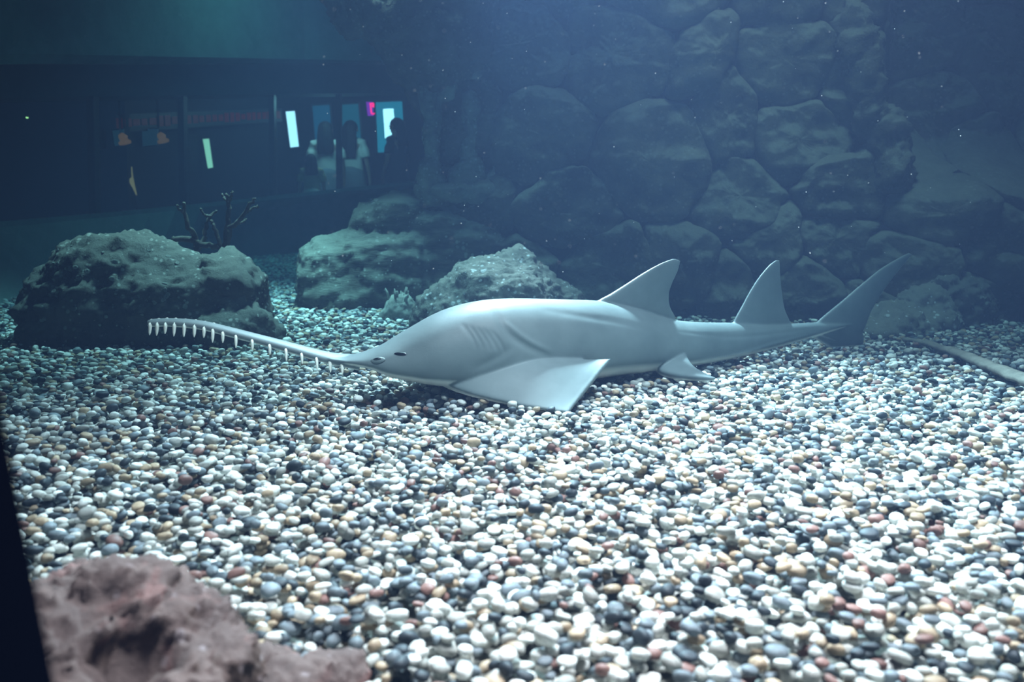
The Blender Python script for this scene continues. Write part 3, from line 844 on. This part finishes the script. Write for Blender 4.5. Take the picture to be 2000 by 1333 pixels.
# rostrum
rc = [(287, 632), (330, 630), (390, 635), (450, 649), (550, 675), (640, 699), (700, 708)]
RC = curve_pts([P(x, y, SY(x)) for x, y in rc], 40)
rw = np.interp(np.linspace(0, 1, 40), [0, 0.04, 0.12, 0.6, 0.85, 1.0], [0.012, 0.025, 0.028, 0.036, 0.046, 0.070])
rings = []
sides = []
for k in range(40):
    tg = RC[min(k + 1, 39)] - RC[max(k - 1, 0)]; tg /= np.linalg.norm(tg)
    sd = np.cross(tg, (0, 0, 1.0)); sd /= np.linalg.norm(sd)
    sd = sd - np.array([0, 0, 0.25]); sd /= np.linalg.norm(sd)
    up = np.cross(sd, tg)
    sides.append((sd, up))
    th = np.linspace(0, 2 * math.pi, 20, endpoint=False)
    rings.append(RC[k] + rw[k] * np.sign(np.cos(th))[:, None] * (np.abs(np.cos(th)) ** 0.8)[:, None] * sd + (0.0115 + 0.006 * k / 40) * np.sin(th)[:, None] * up)
fish_parts.append(loft(rings))
def slab(rows, th_fn, nu=26, nv=22, lift=None):
    """rows: list over v of (leading point, trailing point); grid u (lead->trail), v; thick shell"""
    Lp = curve_pts([r[0] for r in rows], nv); Tp = curve_pts([r[1] for r in rows], nv)
    g = np.array([[Lp[j] * (1 - u) + Tp[j] * u for u in np.linspace(0, 1, nu)] for j in range(nv)])
    if lift is not None:
        for j in range(nv):
            for i in range(nu):
                g[j, i, 2] += lift(i / (nu - 1), j / (nv - 1))
    du = np.gradient(g, axis=1); dv = np.gradient(g, axis=0)
    nn = np.cross(du, dv); nn /= np.linalg.norm(nn, axis=2, keepdims=True) + 1e-9
    th = np.array([[th_fn(u, v) for u in np.linspace(0, 1, nu)] for v in np.linspace(0, 1, nv)])[..., None]
    A = (g + nn * th).reshape(-1, 3); B = (g - nn * th).reshape(-1, 3)
    n = nu * nv
    Fc = []
    for j in range(nv - 1):
        for i in range(nu - 1):
            a, b_, c_, d_ = j * nu + i, j * nu + i + 1, (j + 1) * nu + i + 1, (j + 1) * nu + i
            Fc.append([a, b_, c_, d_]); Fc.append([n + d_, n + c_, n + b_, n + a])
    rim = [i for i in range(nu)] + [j * nu + nu - 1 for j in range(1, nv)] + [(nv - 1) * nu + i for i in range(nu - 2, -1, -1)] + [j * nu for j in range(nv - 2, 0, -1)]
    for q in range(len(rim)):
        a, b_ = rim[q], rim[(q + 1) % len(rim)]
        Fc.append([b_, a, n + a, n + b_])
    return np.vstack([A, B]), Fc
def foil(t0, t1):
    return lambda u, v: (t0 * (1 - v) ** 0.8 + t1) * (0.35 + 0.65 * math.sin(math.pi * min(1, max(0, u)) ** 0.7) ** 0.7 if 0 < u < 1 else 0.35) * 0.5 + 0.0022
def vfin(levels, t0, t1, dy=0.0):
    rows = [(P(l[0], l[1], SY(l[0]) + dy), P(r[0], r[1], SY(r[0]) + dy)) for l, r in levels]
    return slab(rows, foil(t0, t1))
fish_parts.append(vfin([((1150, 618), (1310, 665)), ((1168, 589), (1317, 622)), ((1192, 575), (1308, 602)), ((1222, 556), (1305, 577)), ((1256, 534), (1312, 553)), ((1290, 515), (1323, 530)), ((1316, 505), (1329, 509))], 0.045, 0.006))
fish_parts.append(vfin([((1425, 650), (1546, 655)), ((1437, 622), (1544, 634)), ((1450, 598), (1532, 605)), ((1465, 570), (1527, 576)), ((1482, 543), (1524, 546)), ((1502, 519), (1523, 521)), ((1516, 508), (1523, 509))], 0.032, 0.006))
fish_parts.append(vfin([((1580, 648), (1655, 672)), ((1604, 622), (1684, 648)), ((1645, 588), (1700, 610)), ((1682, 556), (1722, 573)), ((1726, 521), (1750, 535)), ((1774, 494), (1782, 497))], 0.03, 0.006))
fish_parts.append(vfin([((1575, 640), (1672, 635)), ((1592, 662), (1686, 655)), ((1622, 680), (1685, 675))], 0.03, 0.007))
# pectorals, pelvics
def mirror(p):
    a_ = np.array([SPF[57][0], SPF[57][1]]); b_ = np.array([SPF[113][0], SPF[113][1]])
    d = (b_ - a_) / np.linalg.norm(b_ - a_)
    q = np.asarray(p, float)
    r_ = q[:2] - a_
    r2 = 2 * (r_ @ d) * d - r_
    return np.array([a_[0] + r2[0], a_[1] + r2[1], q[2]])
pec = [(P(850, 708, 3.50), P(1058, 655, 3.76)), (P(854, 742, 3.385), P(1074, 685, 3.60)), (P(905, 768, 3.31), P(1092, 700, 3.56)), (P(1000, 791, 3.245), P(1130, 705, 3.55)), (P(1062, 801, 3.22), P(1162, 704, 3.54)), (P(1110, 808, 3.20), P(1193, 702, 3.53))]
pth = lambda u, v: (0.13 * (1 - v) ** 2.0 + 0.012) * (0.3 + 0.7 * math.sin(math.pi * min(max(u, 0), 1)) ** 0.6) * 0.5 + 0.003
plift = lambda u, v: 0.035 * math.sin(math.pi * u) * math.sin(math.pi * min(1, v * 1.05 + 0.0)) 
fish_parts.append(slab(pec, pth, 34, 34, plift))
fish_parts.append(slab([(mirror(a), mirror(b_)) for a, b_ in pec], pth, 34, 34, plift))
pel = [(P(1268, 708, 3.93), P(1335, 672, 4.00)), (P(1290, 730, 3.80), P(1340, 694, 3.90)), (P(1325, 738, 3.71), P(1354, 716, 3.78)), (P(1365, 741, 3.65), P(1378, 732, 3.69)), (P(1395, 742, 3.62), P(1399, 739, 3.63))]
fish_parts.append(slab(pel, foil(0.05, 0.006)))
fish_parts.append(slab([(mirror(a), mirror(b_)) for a, b_ in pel], foil(0.05, 0.006)))
fv, fn, ff = remesh(fish_parts, 0.0042, 12)
FV0 = fv
# gill folds and shoulder creases pressed into the skin
fbvh = BVHTree.FromPolygons([Vector(x) for x in fv], ff)
def on_fish(px, py):
    h_, n_, _, _ = fbvh.ray_cast(Vector((0, 0, CAMZ)), Vector(ray(px, py)).normalized())
    return (np.array(h_), np.array(n_)) if h_ is not None else (None, None)
disp = np.zeros(len(fv))
def crease(pts, depth, width):
    one = np.zeros(len(fv))
    cp = curve_pts(pts, 90)
    for k, (x, y) in enumerate(cp):
        h_, n_ = on_fish(x, y)
        if h_ is None: continue
        near = np.abs(fv - h_).max(1) < width * 3
        g_ = math.sin(math.pi * (k + 0.5) / 90) ** 0.8
        one[near] = np.maximum(one[near], g_ * np.exp(-((fv[near] - h_) ** 2).sum(1) / (width * width)))
    disp[:] -= depth * one
for k in range(5):
    x = 903 + 14 * k
    crease([(x, 634 + 3 * k), (x + 12, 648 + 3 * k), (x + 22, 664 + 3 * k), (x + 27, 680 + 2 * k)], 0.0035, 0.010)
crease([(965, 600), (985, 640), (1005, 660), (1030, 676), (1075, 694)], 0.006, 0.020)
crease([(920, 722), (965, 702), (1000, 678)], 0.004, 0.016)
crease([(985, 628), (1015, 655), (1045, 674), (1078, 688)], -0.006, 0.014)
crease([(1060, 606), (1150, 620), (1210, 630), (1280, 648)], 0.004, 0.020)
crease([(1320, 648), (1430, 658), (1530, 650), (1610, 638)], 0.003, 0.012)
crease([(1360, 706), (1450, 690), (1530, 668), (1620, 646)], -0.007, 0.011)
fv = fv + fn * disp[:, None]
FO = np.array([0.35, 3.75, 0.0])
fish = thing('sawfish', FO, 'grey sawfish with a long toothed snout resting on the pebbles', 'sawfish')
m_fish, nt, b = new_mat('sawfish_skin')
L = nt.links.new
tc = N(nt, 'ShaderNodeTexCoord')
n1 = N(nt, 'ShaderNodeTexNoise'); n1.inputs['Scale'].default_value = 5; n1.inputs['Detail'].default_value = 7; n1.inputs['Roughness'].default_value = 0.6
L(tc.outputs['Object'], n1.inputs['Vector'])
r1 = ramp(nt, [(0.3, (0.125, 0.155, 0.157)), (0.7, (0.18, 0.215, 0.217))])
L(n1.outputs['Fac'], r1.inputs[0])
at_ = N(nt, 'ShaderNodeAttribute', attribute_name='belly')
mx = N(nt, 'ShaderNodeMixRGB'); mx.inputs[2].default_value = (0.62, 0.62, 0.58, 1)
L(at_.outputs['Fac'], mx.inputs[0]); L(r1.outputs[0], mx.inputs[1]); L(mx.outputs[0], b.inputs['Base Color'])
b.inputs['Roughness'].default_value = 0.5
b.inputs['Specular IOR Level'].default_value = 0.25
n2 = N(nt, 'ShaderNodeTexNoise'); n2.inputs['Scale'].default_value = 180; n2.inputs['Detail'].default_value = 3
L(tc.outputs['Object'], n2.inputs['Vector'])
bp = N(nt, 'ShaderNodeBump'); bp.inputs['Strength'].default_value = 0.12; bp.inputs['Distance'].default_value = 0.002
L(n2.outputs['Fac'], bp.inputs['Height']); L(bp.outputs[0], b.inputs['Normal'])
body = wobj('body', fv, ff, m_fish, fish, FO)
at_b = body.data.attributes.new('belly', 'FLOAT', 'POINT')
at_b.data.foreach_set('value', np.clip((-fn[:, 2] - 0.25) / 0.4, 0, 1).astype(np.float32))
# teeth of the saw
m_tooth = plain('tooth_ivory', (0.82, 0.80, 0.70), 0.4, 0.4)
tr_, tf_ = loft([np.array([[0, 0.0058 * math.cos(a), 0.0042 * math.sin(a)] for a in np.linspace(0, 2 * math.pi, 8, endpoint=False)]) * np.array([1, s, s]) + np.array([q, 0, 0]) for q, s in ((-0.008, 1.0), (0.012, 0.95), (0.028, 0.7), (0.037, 0.35), (0.040, 0.08))])
tooth = make_mesh('tooth', tr_, tf_); tooth.materials.append(m_tooth)
for sgn in (1, -1):
    for k in range(17):
        fr_ = 0.045 + k * 0.053
        i = fr_ * 39
        i0 = int(i); f_ = i - i0
        c = RC[i0] * (1 - f_) + RC[min(i0 + 1, 39)] * f_
        wv = rw[i0] * (1 - f_) + rw[min(i0 + 1, 39)] * f_
        sd, up = sides[i0]
        d = sd * sgn * 0.80 - np.array([0, 0, 0.62]); d /= np.linalg.norm(d)
        pos = c + sd * sgn * (wv - 0.002)
        x_ = Vector(d); y_ = Vector(np.cross(up, d)).normalized(); z_ = x_.cross(y_)
        M = Matrix((x_, y_, z_)).transposed().to_4x4()
        o = bpy.data.objects.new('saw_tooth', tooth); COL.objects.link(o); o.parent = fish
        o.location = tuple(pos - FO); o.rotation_euler = M.to_euler()
        s = 0.95 + 0.40 * random.random()
        o.scale = (s, 1.2, 1.1)
# eyes and spiracles
m_eye = plain('eye_iris', (0.04, 0.045, 0.045), 0.3, 0.3)
m_pup = plain('dark_pupil', (0.008, 0.008, 0.01), 0.2, 0.5)
def put(px, py, sx_, sy_, sz_, ang, name, mat, sub=3, push=0.0, parents=None, mir=True):
    made = []
    h_, n_ = on_fish(px, py)
    if h_ is None: return
    for kk, mm in enumerate((False, True)):
        hh = h_ + n_ * push
        nn = n_.copy()
        tg = P(px + 10 * math.cos(ang), py + 10 * math.sin(ang), h_[1]) - h_
        if mm:
            q = mirror(hh + tg); hh2 = mirror(hh); e = mirror(hh + nn); tg = q - hh2; nn = e - hh2; hh = hh2
        tg = tg - nn * (tg @ nn); tg /= np.linalg.norm(tg)
        bt = np.cross(nn, tg)
        v, f = ico(sub)
        v = hh + v[:, :1] * sx_ * tg + v[:, 1:2] * sy_ * bt + v[:, 2:] * sz_ * nn
        made.append(wobj(name, v, f, mat, parents[kk] if parents else fish, FO))
    return made
put(738, 704, 0.031, 0.015, 0.006, 0.15, 'eyelid', m_fish)
EY = put(738, 703, 0.021, 0.0095, 0.009, 0.12, 'eye', m_eye)
put(738, 703, 0.013, 0.0055, 0.0105, 0.12, 'pupil', m_pup, parents=EY)
put(782, 692, 0.026, 0.008, 0.004, 0.25, 'spiracle', m_pup)

# ------------------------------------------------------------------ pebbles
PEB = {'white': (0.80, 0.79, 0.74), 'pale grey': (0.46, 0.45, 0.41), 'blue-grey': (0.19, 0.22, 0.24), 'dark slate': (0.045, 0.055, 0.065), 'tan': (0.42, 0.31, 0.21), 'reddish-brown': (0.24, 0.13, 0.11)}
PW = [0.30, 0.23, 0.17, 0.12, 0.13, 0.05]
def pebble_mat(name, color=None):
    m, nt, b = new_mat(name)
    L = nt.links.new
    tc = N(nt, 'ShaderNodeTexCoord')
    n1 = N(nt, 'ShaderNodeTexNoise'); n1.inputs['Scale'].default_value = 2.2; n1.inputs['Detail'].default_value = 4
    oi = N(nt, 'ShaderNodeObjectInfo')
    ad = N(nt, 'ShaderNodeVectorMath', operation='ADD')
    mu = N(nt, 'ShaderNodeMath', operation='MULTIPLY'); mu.inputs[1].default_value = 91.0
    L(oi.outputs['Random'], mu.inputs[0])
    L(tc.outputs['Object'], ad.inputs[0]); L(mu.outputs[0], ad.inputs[1]); L(ad.outputs[0], n1.inputs['Vector'])
    if color is None:
        stops, acc = [], 0
        cols = list(PEB.values())
        for c, wgt in zip(cols, PW):
            k = 3
            for q in range(k):
                s = 0.78 + 0.22 * q
                stops.append((acc + wgt * q / k, tuple(x * s for x in c)))
            acc += wgt
        cr = ramp(nt, stops, 'CONSTANT')
        L(oi.outputs['Random'], cr.inputs[0])
        src = cr.outputs[0]
    else:
        cr = ramp(nt, [(0, tuple(0.78 * x for x in color)), (1, tuple(1.2 * x for x in color))])
        L(oi.outputs['Random'], cr.inputs[0])
        src = cr.outputs[0]
    r = ramp(nt, [(0.3, (0.78, 0.78, 0.78)), (0.7, (1.1, 1.1, 1.1))])
    L(n1.outputs['Fac'], r.inputs[0])
    mx = N(nt, 'ShaderNodeMixRGB', blend_type='MULTIPLY'); mx.inputs[0].default_value = 1
    L(src, mx.inputs[1]); L(r.outputs[0], mx.inputs[2]); L(mx.outputs[0], b.inputs['Base Color'])
    b.inputs['Roughness'].default_value = 0.55
    b.inputs['Specular IOR Level'].default_value = 0.2
    return m
M_peb = pebble_mat('pebble_mixed')
M_pc = {k: pebble_mat('pebble_' + k.replace(' ', '_').replace('-', '_'), c) for k, c in PEB.items()}
shapes = []
for k in range(6):
    v, f = ico(3)
    v = np.sign(v) * np.abs(v) ** (0.92 if k % 2 else 1.0)
    d = fbm(v * 0.9 + 17 * k, 50 + k, 2, 0.4)
    v = v * (1 + 0.16 * d)[:, None]
    v /= np.abs(v).max(0)
    me = make_mesh('pebble', v, f)
    me.materials.append(M_peb)
    shapes.append(me)
# drop the pebbles one by one onto a height map
CELL = 0.006
X0, X1, Y0, Y1 = -4.6, 4.4, 1.15, 6.9
nx, ny = int((X1 - X0) / CELL), int((Y1 - Y0) / CELL)
H = np.full((ny, nx), -0.035)
placed = []
NB = 66000
ys = np.sqrt(rng.uniform(1.2 ** 2, 6.8 ** 2, NB * 2)); 
us = rng.uniform(-1, 1, NB * 2)
xs = us * (0.60 * ys + 0.22)
ok = (xs > X0 + .1) & (xs < X1 - .1)
xs, ys = xs[ok], ys[ok]
aa = rng.uniform(0.0125, 0.0195, NB) * np.where(rng.random(NB) < 0.10, 1.3, 1.0)
bb = aa * rng.uniform(0.62, 0.95, NB)
cc = aa * rng.uniform(0.42, 0.72, NB)
yw = rng.uniform(0, math.pi, NB)
cand = 0
nav = len(xs)
for i in range(NB):
    best = None
    for q in range(3):
        j = int(rng.integers(nav)) if q else i % nav
        x, y = xs[j], ys[j]
        h = H[int((y - Y0) / CELL), int((x - X0) / CELL)]
        if best is None or h < best[0]: best = (h, x, y)
    _, x, y = best
    a, b_, c, w_ = aa[i], bb[i], cc[i], yw[i]
    i0, i1 = int((x - a - X0) / CELL), int((x + a - X0) / CELL) + 2
    j0, j1 = int((y - a - Y0) / CELL), int((y + a - Y0) / CELL) + 2
    sub = H[j0:j1, i0:i1]
    gx_ = X0 + (np.arange(i0, i1) + .5) * CELL - x
    gy_ = (Y0 + (np.arange(j0, j1) + .5) * CELL - y)[:, None]
    cw, sw = math.cos(w_), math.sin(w_)
    r2 = ((gx_ * cw + gy_ * sw) / a) ** 2 + ((-gx_ * sw + gy_ * cw) / b_) ** 2
    dz = np.where(r2 < 1, c * np.sqrt(np.maximum(1 - r2, 0)), -9)
    z = (sub + dz).max() - 0.35 * c
    if z > 0.035: continue
    np.maximum(sub, np.where(r2 < 1, z + dz, -9), out=sub)
    placed.append((x, y, z, a, b_, c, w_))
placed = np.array(placed)
yy_, xx_ = np.mgrid[0:ny:9, 0:nx:9]
seen = np.abs(X0 + xx_ * CELL) < 0.55 * (Y0 + yy_ * CELL)
SHIFT = float(np.percentile(H[yy_, xx_][seen & (yy_ > 40)], 70))
print('gravel surface', SHIFT)
placed[:, 2] -= SHIFT; H -= SHIFT
# far gravel: one jittered layer
far = []
sp = 0.034
for y in np.arange(6.8, 14.4, sp * 0.8):
    xl, xr = -0.62 * y, min(0.62 * y, 0.9 if y > 7.2 else 4.2)
    n = int((xr - xl) / sp)
    x = xl + (np.arange(n) + rng.uniform(-.4, .4, n)) * sp
    a = rng.uniform(0.015, 0.024, n)
    far.append(np.stack([x, y + rng.uniform(-.01, .01, n), rng.uniform(-0.035, -0.008, n), a, a * rng.uniform(.65, .95, n), a * rng.uniform(.4, .7, n), rng.uniform(0, math.pi, n)], 1))
far = np.vstack(far)
# the 300 nearest ones that show become objects
topz = H[((placed[:, 1] - Y0) / CELL).astype(int), ((placed[:, 0] - X0) / CELL).astype(int)]
u_, v_ = proj(placed[:, :3])
vis = (topz < placed[:, 2] + placed[:, 5] + 0.004) & (u_ > 10) & (u_ < 1990) & (v_ < 1325) & ~((u_ < 500) & (v_ > 1050)) & ~((u_ < 720) & (v_ > 1230))
size_px = F * placed[:, 3] / placed[:, 1]
idx = np.where(vis)[0]
idx = idx[np.argsort(-v_[idx])][:300]
ind = set(idx.tolist())
names_c = list(PEB.keys())
protos = {}
for n_, k in enumerate(idx):
    x, y, z, a, b_, c, w_ = placed[k]
    ck = names_c[int(rng.choice(6, p=np.array(PW) / sum(PW)))]
    sh = n_ % 6
    o = bpy.data.objects.new('pebble', shapes[sh])
    COL.objects.link(o)
    o.location = (x, y, z); o.scale = (a, b_, c)
    o.rotation_euler = (rng.uniform(-.22, .22), rng.uniform(-.22, .22), w_)
    o.material_slots[0].link = 'OBJECT'
    o.material_slots[0].material = M_pc[ck]
    zone = 'beside the foreground rock' if u_[k] < 800 else ('at the bottom centre' if u_[k] < 1400 else 'towards the bottom right corner')
    tag(o, '%s %s %s pebble %s, nearest the glass' % ('large' if a > 0.0185 else ('small' if a < 0.0145 else 'medium'), 'thick' if c / a > 0.58 else 'flattish', ck, zone), 'pebble', 'pebbles nearest the glass')
    if sh not in protos: protos[sh] = o
rest = np.vstack([np.delete(placed, idx, axis=0), far])
me = bpy.data.meshes.new('pebble_gravel')
me.vertices.add(len(rest))
me.vertices.foreach_set('co', rest[:, :3].astype(np.float32).ravel())
rot = np.stack([rng.uniform(-.3, .3, len(rest)), rng.uniform(-.3, .3, len(rest)), rest[:, 6]], 1)
for nm, typ, dat in (('peb_rot', 'FLOAT_VECTOR', rot), ('peb_scl', 'FLOAT_VECTOR', rest[:, 3:6])):
    a_ = me.attributes.new(nm, typ, 'POINT')
    a_.data.foreach_set('vector', dat.astype(np.float32).ravel())
a_ = me.attributes.new('peb_idx', 'INT', 'POINT')
a_.data.foreach_set('value', rng.integers(0, 6, len(rest)).astype(np.int32))
me.materials.append(M_peb)
gravel = obj('pebble_gravel', me)
tag(gravel, 'bed of mixed white, grey, tan and dark river pebbles covering the tank floor', 'gravel', kind='stuff')
ng = bpy.data.node_groups.new('scatter_pebbles', 'GeometryNodeTree')
ng.interface.new_socket('Geometry', in_out='INPUT', socket_type='NodeSocketGeometry')
ng.interface.new_socket('Geometry', in_out='OUTPUT', socket_type='NodeSocketGeometry')
gi = ng.nodes.new('NodeGroupInput'); go = ng.nodes.new('NodeGroupOutput')
jn = ng.nodes.new('GeometryNodeJoinGeometry')
for sh in range(6):
    oi = ng.nodes.new('GeometryNodeObjectInfo'); oi.inputs['Object'].default_value = protos[sh]; oi.inputs['As Instance'].default_value = False
    sm = ng.nodes.new('GeometryNodeSetMaterial'); sm.inputs['Material'].default_value = M_peb
    gt = ng.nodes.new('GeometryNodeGeometryToInstance')
    ng.links.new(oi.outputs['Geometry'], sm.inputs[0]); ng.links.new(sm.outputs[0], gt.inputs[0]); ng.links.new(gt.outputs[0], jn.inputs[0])
ip = ng.nodes.new('GeometryNodeInstanceOnPoints')
def na(name, typ):
    n = ng.nodes.new('GeometryNodeInputNamedAttribute'); n.data_type = typ; n.inputs['Name'].default_value = name
    return n.outputs['Attribute']
er = ng.nodes.new('FunctionNodeEulerToRotation')
ng.links.new(na('peb_rot', 'FLOAT_VECTOR'), er.inputs[0])
ng.links.new(gi.outputs[0], ip.inputs['Points']); ng.links.new(jn.outputs[0], ip.inputs['Instance'])
ip.inputs['Pick Instance'].default_value = True
ng.links.new(na('peb_idx', 'INT'), ip.inputs['Instance Index'])
ng.links.new(er.outputs[0], ip.inputs['Rotation'])
ng.links.new(na('peb_scl', 'FLOAT_VECTOR'), ip.inputs['Scale'])
ng.links.new(ip.outputs[0], go.inputs[0])
gm = gravel.modifiers.new('scatter', 'NODES'); gm.node_group = ng

# ------------------------------------------------------------------ drifting specks in the water
v0, f0 = ico(1)
parts = []
for k in range(150):
    px, py, Y = random.uniform(600, 1900), random.uniform(0, 540), random.uniform(1.4, 3.4)
    parts.append((v0 * random.uniform(0.0005, 0.0012) * Y / 2 + P(px, py, Y), f0))
v, f = join(parts)
tag(wobj('drifting_specks', v, f, plain('speck_white', (0.8, 0.82, 0.8), 0.9)), 'tiny white specks drifting in the water', 'specks', kind='stuff')

# ------------------------------------------------------------------ dark frame of the near viewing window, left edge
Yf = 0.62
a0, a1 = P(-40, 575, Yf), P(128, 1450, Yf)
d = a1 - a0
a0 = a0 - d * 1.5; a1 = a1 + d * 0.4
wv_ = np.array([-0.09, 0, 0]); dp = np.array([-0.01, -0.12, 0])
v, f = loft([[a0, a0 + wv_, a0 + wv_ + dp, a0 + dp], [a1, a1 + wv_, a1 + wv_ + dp, a1 + dp]])
tag(wobj('trim_2', v, f, plain('black_window_frame', (0.002, 0.003, 0.010), 0.9, 0.0), smooth=False), 'black frame post of the near viewing window at the left edge', 'window frame', kind='structure')
print('pebbles', len(placed), len(far))
